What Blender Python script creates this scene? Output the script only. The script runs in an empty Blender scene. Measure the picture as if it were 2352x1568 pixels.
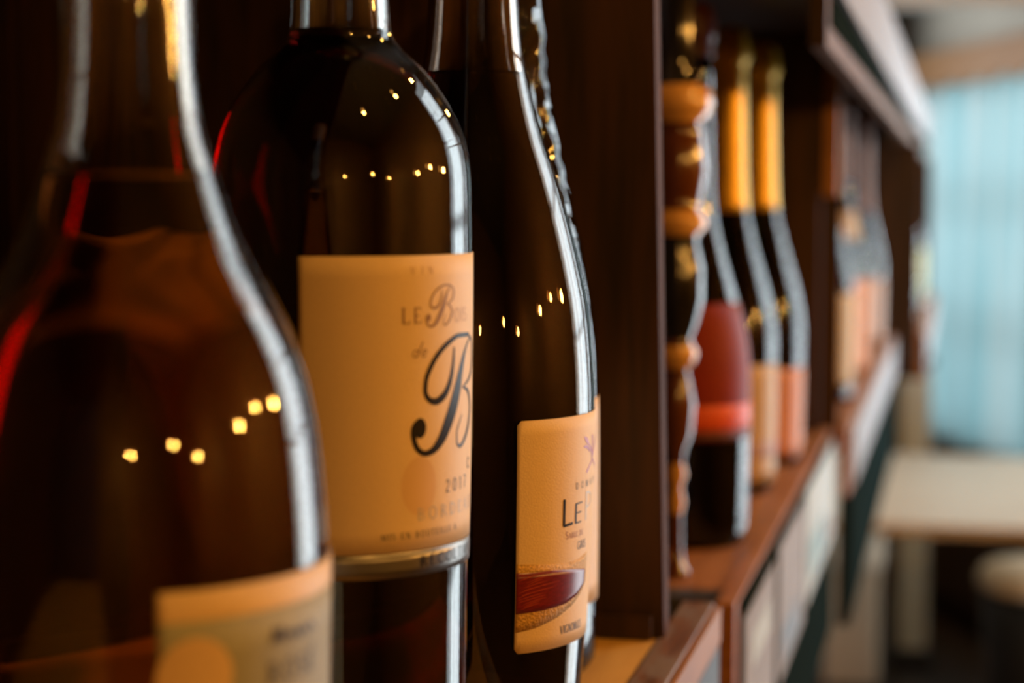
import bpy, bmesh, math, random
from mathutils import Matrix, Vector
random.seed(7)
C = bpy.context.scene.collection
sc = bpy.context.scene
R = math.radians

# ------------------------------------------------------------------ camera
cam_d = bpy.data.cameras.new('camera')
cam = bpy.data.objects.new('camera', cam_d); C.objects.link(cam)
cam.location = (0, 0, 1.40)
cam.rotation_euler = (math.pi/2 - math.atan(334/4200), 0, R(13.7))
cam_d.sensor_width = 36; cam_d.lens = 64.29
cam_d.clip_start = 0.02; cam_d.clip_end = 60
cam_d.dof.use_dof = True; cam_d.dof.focus_distance = 0.585; cam_d.dof.aperture_fstop = 7.1
sc.camera = cam

# ------------------------------------------------------------------ world, exposure
w = bpy.data.worlds.new('sky'); sc.world = w; w.use_nodes = True
bg = w.node_tree.nodes['Background']; bg.inputs[0].default_value = (0.80, 0.90, 1.0, 1); bg.inputs[1].default_value = 1.0
sc.view_settings.view_transform = 'Standard'; sc.view_settings.look = 'None'
sc.view_settings.exposure = 0.0; sc.view_settings.gamma = 1.0; sc.view_settings.use_curve_mapping = False
sc.cycles.caustics_refractive = False; sc.cycles.caustics_reflective = False
sc.cycles.sample_clamp_indirect = 4.0
sc.cycles.max_bounces = 14; sc.cycles.transmission_bounces = 14; sc.cycles.transparent_max_bounces = 16

# window wall: runs obliquely from the far corner; local x = along the wall towards the camera, local y = outwards
WU = Vector((0.3714, -0.9285, 0)); WO = Vector((0.9285, 0.3714, 0))
WALL = Matrix(((WU.x, WO.x, 0, -0.17), (WU.y, WO.y, 0, 6.62), (0, 0, 1, 0), (0, 0, 0, 1)))
WINDOWS = [(0.22, 1.62, 0.60, 1.78), (1.74, 3.20, 0.06, 3.35), (3.60, 4.75, 0.06, 3.35)]  # second widened, last two carried to the floor to light under the table
DAY = [9, 150, 80]
WALL_L = Matrix(((0, -1, 0, -0.45), (1, 0, 0, 0), (0, 0, 1, 0), (0, 0, 0, 1)))     # left wall: local x = along +Y, local y = outwards (-X)
WIN_FILL = (4.75, 6.30, 0.95, 2.50)  # added unseen window, put in to brighten the far end
for (t0, t1, z0, z1), P in zip(WINDOWS, DAY):            # daylight outside each window
    l = bpy.data.lights.new('daylight', 'AREA'); l.shape = 'RECTANGLE'
    l.size = (t1 - t0) - 0.02; l.size_y = (z1 - z0) - 0.02; l.energy = P; l.color = (0.88, 0.95, 1.0)
    o = bpy.data.objects.new('daylight', l); C.objects.link(o)
    c = WALL @ Vector(((t0 + t1)/2, 0.056, (z0 + z1)/2))
    o.matrix_world = Matrix(((-WU.x, 0, WO.x, c.x), (-WU.y, 0, WO.y, c.y), (0, 1, 0, c.z), (0, 0, 0, 1)))
l = bpy.data.lights.new('daylight', 'AREA'); l.shape = 'RECTANGLE'; l.size = 1.53; l.size_y = 1.53; l.energy = 14; l.color = (0.95, 0.97, 1.0)  # fill light of the added left window
o = bpy.data.objects.new('daylight', l); C.objects.link(o); o.matrix_world = Matrix(((0, 0, -1, -0.506), (-1, 0, 0, 5.52), (0, 1, 0, 1.72), (0, 0, 0, 1)))

# ------------------------------------------------------------------ materials
def new_mat(n):
    m = bpy.data.materials.new(n); m.use_nodes = True
    nt = m.node_tree
    for x in list(nt.nodes): nt.nodes.remove(x)
    out = nt.nodes.new('ShaderNodeOutputMaterial')
    return m, nt, out

def plain(n, col, rough=0.5, metal=0.0, spec=0.5, coat=0.0, vary=0.06, scale=60, bump=0.0, stretch=(1, 1, 1)):
    m, nt, out = new_mat(n)
    p = nt.nodes.new('ShaderNodeBsdfPrincipled')
    tc = nt.nodes.new('ShaderNodeTexCoord'); mp = nt.nodes.new('ShaderNodeMapping')
    mp.inputs['Scale'].default_value = stretch
    no = nt.nodes.new('ShaderNodeTexNoise'); no.inputs['Scale'].default_value = scale; no.inputs['Detail'].default_value = 3
    nt.links.new(tc.outputs['Object'], mp.inputs[0]); nt.links.new(mp.outputs[0], no.inputs['Vector'])
    r = nt.nodes.new('ShaderNodeValToRGB')
    r.color_ramp.elements[0].position = 0.3; r.color_ramp.elements[1].position = 0.7
    r.color_ramp.elements[0].color = tuple(c*(1 - vary) for c in col) + (1,)
    r.color_ramp.elements[1].color = tuple(min(1, c*(1 + vary)) for c in col) + (1,)
    nt.links.new(no.outputs['Fac'], r.inputs[0]); nt.links.new(r.outputs[0], p.inputs['Base Color'])
    p.inputs['Roughness'].default_value = rough; p.inputs['Metallic'].default_value = metal
    p.inputs['Specular IOR Level'].default_value = spec; p.inputs['Coat Weight'].default_value = coat
    if bump:
        b = nt.nodes.new('ShaderNodeBump'); b.inputs['Strength'].default_value = bump; b.inputs['Distance'].default_value = 0.0005
        nt.links.new(no.outputs['Fac'], b.inputs['Height']); nt.links.new(b.outputs[0], p.inputs['Normal'])
    nt.links.new(p.outputs[0], out.inputs[0])
    return m

def wood(n, c1, c2, scale=14, stretch=(8, 1, 8), rough=0.5, spec=0.4, worn=None):
    m, nt, out = new_mat(n)
    p = nt.nodes.new('ShaderNodeBsdfPrincipled')
    tc = nt.nodes.new('ShaderNodeTexCoord'); mp = nt.nodes.new('ShaderNodeMapping'); mp.inputs['Scale'].default_value = stretch
    no = nt.nodes.new('ShaderNodeTexNoise'); no.inputs['Scale'].default_value = scale; no.inputs['Detail'].default_value = 6; no.inputs['Distortion'].default_value = 0.6
    nt.links.new(tc.outputs['Object'], mp.inputs[0]); nt.links.new(mp.outputs[0], no.inputs['Vector'])
    r = nt.nodes.new('ShaderNodeValToRGB')
    r.color_ramp.elements[0].position = 0.32; r.color_ramp.elements[0].color = c1 + (1,)
    r.color_ramp.elements[1].position = 0.68; r.color_ramp.elements[1].color = c2 + (1,)
    nt.links.new(no.outputs['Fac'], r.inputs[0])
    col = r.outputs[0]
    if worn:
        n2 = nt.nodes.new('ShaderNodeTexNoise'); n2.inputs['Scale'].default_value = 55; n2.inputs['Detail'].default_value = 5
        mp2 = nt.nodes.new('ShaderNodeMapping'); mp2.inputs['Scale'].default_value = (2.0, 0.6, 1)
        nt.links.new(tc.outputs['Object'], mp2.inputs[0]); nt.links.new(mp2.outputs[0], n2.inputs['Vector'])
        r2 = nt.nodes.new('ShaderNodeValToRGB'); r2.color_ramp.elements[0].position = 0.46; r2.color_ramp.elements[1].position = 0.62
        mx = nt.nodes.new('ShaderNodeMix'); mx.data_type = 'RGBA'
        nt.links.new(n2.outputs['Fac'], r2.inputs[0]); nt.links.new(r2.outputs[0], mx.inputs['Factor'])
        nt.links.new(col, mx.inputs['A']); mx.inputs['B'].default_value = worn + (1,)
        col = mx.outputs['Result']
    nt.links.new(col, p.inputs['Base Color'])
    b = nt.nodes.new('ShaderNodeBump'); b.inputs['Strength'].default_value = 0.35; b.inputs['Distance'].default_value = 0.001
    nt.links.new(no.outputs['Fac'], b.inputs['Height']); nt.links.new(b.outputs[0], p.inputs['Normal'])
    p.inputs['Roughness'].default_value = rough; p.inputs['Specular IOR Level'].default_value = spec
    nt.links.new(p.outputs[0], out.inputs[0])
    return m

def glass(n, tint=(1, 1, 1), ior=1.5, absorb=None, density=0, rough=0.0):
    m, nt, out = new_mat(n)
    g = nt.nodes.new('ShaderNodeBsdfGlass'); g.inputs['Color'].default_value = tint + (1,)
    g.inputs['IOR'].default_value = ior; g.inputs['Roughness'].default_value = rough
    nt.links.new(g.outputs[0], out.inputs[0])
    if absorb:
        v = nt.nodes.new('ShaderNodeVolumeAbsorption'); v.inputs['Color'].default_value = absorb + (1,); v.inputs['Density'].default_value = density
        nt.links.new(v.outputs[0], out.inputs['Volume'])
    return m

def pane_mat(n):
    m, nt, out = new_mat(n)
    t = nt.nodes.new('ShaderNodeBsdfTransparent'); t.inputs[0].default_value = (0.96, 0.98, 0.98, 1)
    g = nt.nodes.new('ShaderNodeBsdfGlossy'); g.inputs['Roughness'].default_value = 0.02
    f = nt.nodes.new('ShaderNodeFresnel'); f.inputs[0].default_value = 1.3
    x = nt.nodes.new('ShaderNodeMixShader')
    nt.links.new(f.outputs[0], x.inputs[0]); nt.links.new(t.outputs[0], x.inputs[1]); nt.links.new(g.outputs[0], x.inputs[2])
    nt.links.new(x.outputs[0], out.inputs[0])
    return m

def cloth_mat(n, col, tr=0.6):
    m, nt, out = new_mat(n)
    d = nt.nodes.new('ShaderNodeBsdfDiffuse'); t = nt.nodes.new('ShaderNodeBsdfTranslucent')
    tc = nt.nodes.new('ShaderNodeTexCoord'); mp = nt.nodes.new('ShaderNodeMapping'); mp.inputs['Scale'].default_value = (9, 1, 0.7)
    no = nt.nodes.new('ShaderNodeTexNoise'); no.inputs['Scale'].default_value = 1.0
    nt.links.new(tc.outputs['Object'], mp.inputs[0]); nt.links.new(mp.outputs[0], no.inputs['Vector'])
    r = nt.nodes.new('ShaderNodeValToRGB'); r.color_ramp.elements[0].position = 0.35; r.color_ramp.elements[1].position = 0.65
    r.color_ramp.elements[0].color = (col[0]*0.62, col[1]*0.88, col[2]*0.93, 1); r.color_ramp.elements[1].color = col + (1,)  # upright noise puts the shading of the folds into the cloth colour
    nt.links.new(no.outputs['Fac'], r.inputs[0])
    for x in (d, t): nt.links.new(r.outputs[0], x.inputs['Color'])
    mx = nt.nodes.new('ShaderNodeMixShader'); mx.inputs[0].default_value = tr
    nt.links.new(d.outputs[0], mx.inputs[1]); nt.links.new(t.outputs[0], mx.inputs[2])
    tp = nt.nodes.new('ShaderNodeBsdfTransparent'); tp.inputs[0].default_value = (0.9, 0.97, 1, 1); m2 = nt.nodes.new('ShaderNodeMixShader'); m2.inputs[0].default_value = 0.14
    nt.links.new(mx.outputs[0], m2.inputs[1]); nt.links.new(tp.outputs[0], m2.inputs[2]); nt.links.new(m2.outputs[0], out.inputs[0])
    return m

def emit(n, col, s):
    m, nt, out = new_mat(n)
    e = nt.nodes.new('ShaderNodeEmission'); e.inputs[0].default_value = col + (1,); e.inputs[1].default_value = s
    nt.links.new(e.outputs[0], out.inputs[0]); return m

M = dict(
    dark_wood=wood('dark stained wood', (0.012, 0.005, 0.002), (0.035, 0.013, 0.004), rough=0.55, stretch=(6, 6, 0.8)),
    panel_wood=wood('brown stained side panel', (0.016, 0.006, 0.002), (0.055, 0.020, 0.005), rough=0.55, stretch=(8, 8, 0.7)),
    shelf_wood=wood('light shelf board', (0.52, 0.28, 0.055), (0.64, 0.37, 0.09), stretch=(6, 0.8, 6), rough=0.6),
    lip_wood=wood('weathered lip', (0.09, 0.035, 0.018), (0.24, 0.11, 0.06), stretch=(9, 0.9, 9), scale=18, rough=0.45, worn=(0.20, 0.15, 0.14)),
    edge_wood=wood('bare worn and lit edge', (0.26, 0.11, 0.036), (0.36, 0.165, 0.06), stretch=(9, 1, 9), rough=0.5),
    fascia_wood=wood('brown upper fascia', (0.10, 0.05, 0.03), (0.17, 0.09, 0.055), stretch=(8, 0.9, 8), rough=0.65, spec=0.15),
    dark_edge=wood('dark bare edge', (0.05, 0.018, 0.009), (0.085, 0.032, 0.016), stretch=(9, 9, 0.8), rough=0.7, spec=0.1),
    ledge_wood=wood('orange brown ledge', (0.28, 0.10, 0.025), (0.40, 0.16, 0.05), stretch=(8, 0.9, 8), rough=0.5),
    slate=wood('dark slate paint', (0.02, 0.02, 0.022), (0.06, 0.055, 0.055), stretch=(5, 0.7, 9), rough=0.45),
    teal_dark=plain('dark green black paint', (0.010, 0.016, 0.015), 0.9, spec=0.0),
    table_wood=wood('pale table top', (0.52, 0.40, 0.27), (0.62, 0.49, 0.35), stretch=(0.8, 7, 7), rough=0.4),
    wall_dark=plain('dark brown wall', (0.05, 0.028, 0.016), 0.7),
    wall_brown=wood('brown boarded wall', (0.16, 0.10, 0.055), (0.24, 0.15, 0.085), stretch=(7, 7, 0.8)),
    wainscot=wood('dark wainscot', (0.13, 0.085, 0.065), (0.19, 0.13, 0.10), stretch=(5, 5, 0.6)),
    plaster=plain('white plaster', (0.72, 0.69, 0.64), 0.8, scale=12),
    beige=plain('beige header paint', (0.42, 0.37, 0.30), 0.7, scale=12),
    rail_wood=wood('brown curtain rail', (0.26, 0.12, 0.045), (0.34, 0.17, 0.07), stretch=(0.8, 7, 7)),
    floor=wood('dark floorboards', (0.08, 0.055, 0.04), (0.14, 0.095, 0.07), stretch=(6, 0.7, 6), rough=0.4),
    ceiling=plain('warm ceiling', (0.10, 0.095, 0.09), 0.8, scale=8),
    white_paint=plain('pale green white paint', (0.80, 0.88, 0.86), 0.5),
    pane=pane_mat('window pane'),
    curtain=cloth_mat('pale blue curtain', (0.72, 0.84, 0.84)),
    paper=plain('cream label paper', (0.74, 0.53, 0.28), 0.55, vary=0.035, scale=1600, bump=0.25),
    paper_gold=plain('cream tan paper', (0.68, 0.47, 0.24), 0.5, vary=0.03, scale=900),
    paper_grey=plain('grey green print', (0.30, 0.29, 0.20), 0.6, vary=0.05, scale=300),
    silver=plain('dull silver band', (0.24, 0.225, 0.21), 0.36, metal=1.0, vary=0.06, scale=300, stretch=(1, 1, 6)),
    gold=plain('gold grain', (0.50, 0.28, 0.06), 0.5, metal=0.25, vary=0.35, scale=1300, bump=1.0),
    wine_print=plain('wine red foil', (0.16, 0.010, 0.014), 0.28, vary=0.3, scale=500, stretch=(1, 1, 5)),
    wine_line=plain('bright red lines', (0.42, 0.06, 0.03), 0.35),
    ink=plain('black foil ink', (0.018, 0.014, 0.012), 0.4, spec=0.12),
    ink_brown=plain('brown ink', (0.24, 0.12, 0.055), 0.5),
    ink_faint=plain('faint brown ink', (0.50, 0.31, 0.15), 0.5),
    ink_silver=plain('silver foil ink', (0.46, 0.41, 0.36), 0.5, metal=0.35, spec=0.3),
    ink_red=plain('rust ink', (0.30, 0.09, 0.05), 0.5),
    ink_grey=plain('grey ink', (0.05, 0.04, 0.03), 0.5),
    ink_purple=plain('mauve ink', (0.42, 0.13, 0.32), 0.45),
    varnish=plain('darker tan varnish', (0.68, 0.44, 0.22), 0.5, vary=0.03),
    clear=glass('clear bottle glass', (0.97, 0.98, 0.97), 1.5),
    olive_clear=glass('faintly olive bottle glass', (1, 1, 1), 1.5, (0.72, 0.52, 0.24), 110),
    dark_clear=glass('dark olive bottle glass', (1, 1, 1), 1.5, (0.62, 0.36, 0.12), 170),
    dark_glass=glass('black green bottle glass', (1, 1, 1), 1.5, (0.12, 0.15, 0.10), 400),
    amber=glass('amber wine', (1, 1, 1), 1.36, (0.93, 0.55, 0.14), 24),
    redwine=glass('deep red wine', (1, 1, 1), 1.36, (0.90, 0.06, 0.02), 240),
    blackwine=glass('dark red wine', (1, 1, 1), 1.36, (0.75, 0.03, 0.03), 220),
    cork=plain('cork', (0.42, 0.24, 0.11), 0.8, vary=0.25, scale=300),
    foil_black=plain('black capsule', (0.02, 0.012, 0.010), 0.35),
    foil_red=plain('dark red capsule', (0.16, 0.045, 0.030), 0.35),
    foil_gold=plain('orange gold foil', (0.80, 0.46, 0.03), 0.38, metal=0.45, vary=0.15, scale=120, bump=0.6),
    foil_pink=plain('dusty pink capsule', (0.46, 0.22, 0.16), 0.4),
    foil_brown=plain('brown capsule', (0.14, 0.05, 0.022), 0.4),
    label_red=plain('red label', (0.20, 0.012, 0.004), 0.55, spec=0.25),
    label_scarlet=plain('scarlet band', (0.62, 0.07, 0.01), 0.45),
    label_plum=plain('plum band', (0.10, 0.02, 0.025), 0.45),
    label_tan=plain('tan label', (0.44, 0.27, 0.08), 0.5),
    label_orange=plain('orange label', (0.50, 0.17, 0.025), 0.5),
    label_cream=plain('pale label', (0.50, 0.36, 0.21), 0.5),
    label_pink=plain('pinkish label', (0.36, 0.20, 0.12), 0.5),
    label_green=plain('olive green label', (0.33, 0.34, 0.13), 0.5),
    lacquer_brown=plain('brown lacquer', (0.10, 0.028, 0.006), 0.16, coat=0.8),
    lacquer_black=plain('black lacquer', (0.008, 0.008, 0.008), 0.14, coat=0.8),
    lacquer_tan=plain('tan lacquer', (0.62, 0.33, 0.10), 0.2, coat=0.8),
    tag_white=plain('white card', (0.40, 0.44, 0.44), 0.6, spec=0.12, vary=0.12, scale=40),
    tag_grey=plain('grey lilac card', (0.25, 0.225, 0.22), 0.6, spec=0.12, vary=0.12, scale=40),
    tag_blue=plain('pale aqua print', (0.19, 0.29, 0.31), 0.6, spec=0.12, vary=0.1, scale=50),
    rail_grey=plain('pale grey price rail', (0.22, 0.20, 0.205), 0.5, spec=0.12),
    cream_cloth=plain('cream upholstery', (0.82, 0.70, 0.54), 0.85, scale=200),
    tan_side=plain('tan side', (0.62, 0.46, 0.31), 0.8),
    black_metal=plain('black metal', (0.012, 0.012, 0.012), 0.4),
    brass=plain('brass fitting', (0.55, 0.33, 0.10), 0.3, metal=0.9),
    bulb=emit('warm filament bulb', (1.0, 0.465, 0.09), 430),
)

# ------------------------------------------------------------------ builders
def obj(name, bm, m, parent=None, smooth=False, kind=None):
    me = bpy.data.meshes.new(name); bm.to_mesh(me); bm.free()
    for x in (m if isinstance(m, (list, tuple)) else [m]): me.materials.append(x)
    if smooth:
        for p in me.polygons: p.use_smooth = True
    o = bpy.data.objects.new(name, me); C.objects.link(o)
    if parent: o.parent = parent
    if kind: o['kind'] = kind
    return o

def thing(name, label, cat, loc=(0, 0, 0), rz=0, group=None):
    o = bpy.data.objects.new(name, None); C.objects.link(o); o.empty_display_size = 0.05
    o.location = loc; o.rotation_euler = (0, 0, rz); o['label'] = label; o['category'] = cat
    if group: o['group'] = group
    return o

def tag(o, label, cat, group=None):
    o['label'] = label; o['category'] = cat
    if group: o['group'] = group
    return o

def box(bm, x0, x1, y0, y1, z0, z1, bev=0.0, mi=0):
    r = bmesh.ops.create_cube(bm, size=1)
    vs = r['verts']
    for v in vs:
        v.co = Vector((x0 if v.co.x < 0 else x1, y0 if v.co.y < 0 else y1, z0 if v.co.z < 0 else z1))
    fs = set(f for v in vs for f in v.link_faces)
    for f in fs: f.material_index = mi
    if bev:
        es = set(e for v in vs for e in v.link_edges)
        bmesh.ops.bevel(bm, geom=list(es), offset=bev, segments=2, profile=0.7, affect='EDGES')
    return bm

def B(*a, **k): return box(bmesh.new(), *a, **k)

def spline(pts, n):
    """monotone cubic through (r, z) points, parametrised by chord length"""
    P = [Vector((p[0], p[1])) for p in pts]
    L = [0.0]
    for a, b in zip(P, P[1:]): L.append(L[-1] + (b - a).length)
    def tang(i):
        if i == 0 or i == len(P) - 1: j = (0, 1) if i == 0 else (-2, -1); return (P[j[1]] - P[j[0]])/max(1e-9, L[j[1]] - L[j[0]])
        d0 = (P[i] - P[i-1])/(L[i] - L[i-1]); d1 = (P[i+1] - P[i])/(L[i+1] - L[i])
        t = Vector((0, 0))
        for k in (0, 1):
            if d0[k]*d1[k] > 0: t[k] = 2*d0[k]*d1[k]/(d0[k] + d1[k])
        return t
    out = []
    for k in range(n):
        s = L[-1]*k/(n - 1); i = 0
        while i < len(L) - 2 and s > L[i+1]: i += 1
        h = L[i+1] - L[i]; u = (s - L[i])/h; t0, t1 = tang(i)*h, tang(i+1)*h
        out.append(tuple(P[i]*(2*u**3 - 3*u*u + 1) + t0*(u**3 - 2*u*u + u) + P[i+1]*(-2*u**3 + 3*u*u) + t1*(u**3 - u*u)))
    return out

def lathe(bm, prof, seg=64, flip=False, bumpf=None, mi=None):
    rings = []
    for j, (r, z) in enumerate(prof):
        if r < 1e-6: rings.append([bm.verts.new((0, 0, z))])
        else:
            ring = []
            for i in range(seg):
                a = 2*math.pi*i/seg
                rr = r + (bumpf(a, z) if bumpf else 0)
                ring.append(bm.verts.new((rr*math.cos(a), rr*math.sin(a), z)))
            rings.append(ring)
    for k, (a, b) in enumerate(zip(rings, rings[1:])):
        for i in range(seg):
            j = (i + 1) % seg
            if len(a) == 1 and len(b) == 1: continue
            if len(a) == 1: f = [a[0], b[j], b[i]]
            elif len(b) == 1: f = [a[i], a[j], b[0]]
            else: f = [a[i], a[j], b[j], b[i]]
            if flip: f = f[::-1]
            fc = bm.faces.new(f)
            if mi: fc.material_index = mi(0.5*(prof[k][1] + prof[k+1][1]))
    return bm

def rad(prof, z):
    for (r0, z0), (r1, z1) in zip(prof, prof[1:]):
        if z0 <= z <= z1 and z1 > z0: return r0 + (r1 - r0)*(z - z0)/(z1 - z0)
    return prof[-1][0]

def wrap(prof, base, a0, a1, z0, z1, off=0.0003, na=40, nz=10, corner=0.0, zt=None, zb=None):
    """sheet wrapped on a bottle between angles a0..a1 (degrees) and heights z0..z1; thickness 0.15 mm"""
    bm = bmesh.new(); g = {}
    for i in range(na + 1):
        u = i/na
        for j in range(nz + 1):
            v = j/nz
            a = a0 + (a1 - a0)*u; lo, hi = (zb(a) if zb else z0), (zt(a) if zt else z1)
            z = lo + (hi - lo)*v
            if corner:
                rr = rad(prof, z); s = min(u, 1 - u)*R(a1 - a0)*rr
                if s < corner:
                    d = corner - math.sqrt(max(0, corner**2 - (corner - s)**2)); z = lo + d + (hi - lo - 2*d)*v
            r = rad(prof, z) + off; t = base + R(a)
            g[i, j] = bm.verts.new((r*math.cos(t), r*math.sin(t), z))
    for i in range(na):
        for j in range(nz): bm.faces.new((g[i, j], g[i+1, j], g[i+1, j+1], g[i, j+1]))
    ex = bmesh.ops.extrude_face_region(bm, geom=list(bm.faces))
    for v in [x for x in ex['geom'] if isinstance(x, bmesh.types.BMVert)]:
        k = math.hypot(v.co.x, v.co.y); f = (k - 0.00015)/k; v.co.x *= f; v.co.y *= f
    bmesh.ops.recalc_face_normals(bm, faces=list(bm.faces))
    return bm

# ---- stroke lettering, mapped on the bottle: glyph space x to the right, y up, cap height 1
def arc(cx, cy, rx, ry, a0, a1, n=10):
    return [(cx + rx*math.cos(R(a0 + (a1 - a0)*i/n)), cy + ry*math.sin(R(a0 + (a1 - a0)*i/n))) for i in range(n + 1)]
TK, TN = 0.15, 0.07
def sf(x, y, h=0.14): return ([(x - h, y), (x + h, y)], 0.055)
GL = {
 'I': (0.36, [([(0.18, 0), (0.18, 1)], TK), sf(0.18, 0.03), sf(0.18, 0.97)]),
 'L': (0.64, [([(0.16, 0), (0.16, 1)], TK), ([(0.06, 0.04), (0.56, 0.04)], TN), ([(0.56, 0.0), (0.58, 0.22)], TN), sf(0.16, 0.97)]),
 'E': (0.66, [([(0.16, 0), (0.16, 1)], TK), ([(0.06, 0.04), (0.56, 0.04)], TN), ([(0.06, 0.96), (0.54, 0.96)], TN), ([(0.16, 0.5), (0.44, 0.5)], TN), ([(0.56, 0.02), (0.58, 0.22)], TN), ([(0.54, 0.98), (0.54, 0.8)], TN)]),
 'O': (0.90, [(arc(0.42, 0.5, 0.34, 0.47, 0, 360, 24), 0.11)]),
 'C': (0.80, [(arc(0.44, 0.5, 0.36, 0.47, 45, 315, 18), 0.11), ([(0.70, 0.98), (0.70, 0.74)], TN)]),
 'G': (0.86, [(arc(0.44, 0.5, 0.36, 0.47, 45, 330, 18), 0.11), ([(0.74, 0.06), (0.74, 0.42)], TK*0.8), sf(0.72, 0.42, 0.12)]),
 'D': (0.86, [([(0.16, 0), (0.16, 1)], TK), (arc(0.20, 0.5, 0.52, 0.46, -90, 90, 14), 0.10), ([(0.06, 0.04), (0.2, 0.04)], TN), ([(0.06, 0.96), (0.2, 0.96)], TN)]),
 'B': (0.74, [([(0.16, 0), (0.16, 1)], TK), (arc(0.24, 0.74, 0.30, 0.22, -90, 90, 10), 0.09), (arc(0.24, 0.28, 0.36, 0.24, -90, 90, 10), 0.10), ([(0.06, 0.04), (0.25, 0.04)], TN), ([(0.06, 0.96), (0.25, 0.96)], TN)]),
 'P': (0.68, [([(0.16, 0), (0.16, 1)], TK), (arc(0.24, 0.72, 0.34, 0.24, -90, 90, 12), 0.10), ([(0.06, 0.96), (0.25, 0.96)], TN), sf(0.16, 0.03)]),
 'R': (0.78, [([(0.16, 0), (0.16, 1)], TK), (arc(0.24, 0.73, 0.32, 0.23, -90, 90, 12), 0.10), ([(0.06, 0.96), (0.25, 0.96)], TN), ([(0.34, 0.5), (0.70, 0.02)], 0.12), sf(0.16, 0.03)]),
 'S': (0.60, [(arc(0.28, 0.74, 0.20, 0.22, 30, 270, 12) + arc(0.28, 0.27, 0.23, 0.24, 90, -150, 12), 0.11)]),
 'A': (0.84, [([(0.06, 0.0), (0.40, 1)], TN), ([(0.40, 1), (0.74, 0)], TK), ([(0.2, 0.36), (0.6, 0.36)], TN), sf(0.07, 0.03, 0.1), sf(0.74, 0.03, 0.12)]),
 'V': (0.80, [([(0.06, 1), (0.38, 0)], TK), ([(0.38, 0), (0.70, 1)], TN), sf(0.08, 0.97, 0.11), sf(0.70, 0.97, 0.1)]),
 'N': (0.88, [([(0.16, 0), (0.16, 1)], TN), ([(0.16, 1), (0.72, 0)], TK), ([(0.72, 0), (0.72, 1)], TN), sf(0.16, 0.03, 0.1), sf(0.72, 0.97, 0.1)]),
 'M': (1.02, [([(0.14, 0), (0.16, 1)], TN), ([(0.16, 1), (0.48, 0.05)], TK), ([(0.48, 0.05), (0.82, 1)], TN), ([(0.82, 1), (0.84, 0)], TK), sf(0.14, 0.03, 0.1), sf(0.85, 0.03, 0.12)]),
 'T': (0.70, [([(0.33, 0), (0.33, 1)], TK), ([(0.04, 0.96), (0.62, 0.96)], TN), ([(0.04, 0.98), (0.04, 0.8)], TN), ([(0.62, 0.98), (0.62, 0.8)], TN), sf(0.33, 0.03)]),
 'U': (0.84, [([(0.16, 1), (0.16, 0.32)] + arc(0.42, 0.32, 0.26, 0.30, 180, 360, 12) + [(0.68, 1)], 0.11), sf(0.16, 0.97), sf(0.68, 0.97, 0.1)]),
 'X': (0.80, [([(0.08, 1), (0.70, 0)], TK), ([(0.08, 0), (0.68, 1)], TN)]),
 '2': (0.62, [(arc(0.28, 0.72, 0.22, 0.26, 170, -30, 12) + [(0.06, 0.06)], 0.10), ([(0.04, 0.05), (0.54, 0.05)], 0.12)]),
 '0': (0.68, [(arc(0.31, 0.5, 0.25, 0.47, 0, 360, 22), 0.11)]),
 '1': (0.50, [([(0.26, 0), (0.26, 1)], TK), ([(0.26, 0.98), (0.08, 0.8)], TN), sf(0.26, 0.03)]),
 '7': (0.60, [([(0.04, 0.95), (0.56, 0.95)], 0.11), ([(0.56, 0.95), (0.22, 0)], 0.13)]),
 'd': (0.62, [(arc(0.24, 0.24, 0.19, 0.23, 0, 360, 16), 0.08), ([(0.40, 0), (0.62, 1.0)], 0.10)]),
 'e': (0.50, [(arc(0.22, 0.24, 0.19, 0.23, 10, 330, 16), 0.08), ([(0.05, 0.24), (0.40, 0.28)], 0.06)]),
 'c': (0.46, [(arc(0.22, 0.24, 0.19, 0.23, 40, 330, 16), 0.09)]),
 '\u00e9': None, ' ': (0.45, []),
}
GL['\u00c9'] = (GL['E'][0], GL['E'][1] + [([(0.24, 1.1), (0.46, 1.32)], 0.10)])

def strip(bm, pts, wid, put):
    """a stroke of width wid (number or list) along pts; put maps label coordinates (mm) to the bottle"""
    n = len(pts); W = wid if isinstance(wid, (list, tuple)) else [wid]*n
    P = [Vector(p) for p in pts]; L = []
    if n == 2 and (P[1] - P[0]).length > 1.2:
        P = [P[0].lerp(P[1], k/4) for k in range(5)]; W = [W[0] + (W[1] - W[0])*k/4 for k in range(5)]; n = 5
    for i in range(n):
        d = (P[min(i+1, n-1)] - P[max(i-1, 0)])
        if d.length < 1e-9: d = Vector((1, 0))
        d.normalize(); q = Vector((-d.y, d.x))*W[i]*0.5
        L.append((bm.verts.new(put(P[i] + q)), bm.verts.new(put(P[i] - q))))
    for a, b in zip(L, L[1:]): bm.faces.new((a[0], a[1], b[1], b[0]))

def putter(prof, base, off):
    def put(p):                                     # p.x = arc length mm from the viewing meridian, p.y = height mm
        z = p.y/1000; r = rad(prof, z); t = base + p.x/1000/r
        return ((r + off)*math.cos(t), (r + off)*math.sin(t), z)
    return put

def text(bm, s, x, y, h, put, sx=1.0, gap=0.06, slant=0.0):
    for ch in s:
        wd, st = GL[ch]
        for pts, k in st:
            strip(bm, [(x + (px*sx + slant*py)*h, y + py*h) for px, py in pts], k*h, put)
        x += (wd*sx + gap)*h
    return x

def smooth_path(pts, wid, n=28):
    sp = spline([(p[0], p[1]) for p in pts], n)
    L = [0]
    for a, b in zip(pts, pts[1:]): L.append(L[-1] + math.dist(a, b))
    ws = []
    for k in range(n):
        s = L[-1]*k/(n-1); i = 0
        while i < len(L) - 2 and s > L[i+1]: i += 1
        u = (s - L[i])/(L[i+1] - L[i]); ws.append(wid[i] + (wid[i+1] - wid[i])*u)
    return sp, ws

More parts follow.
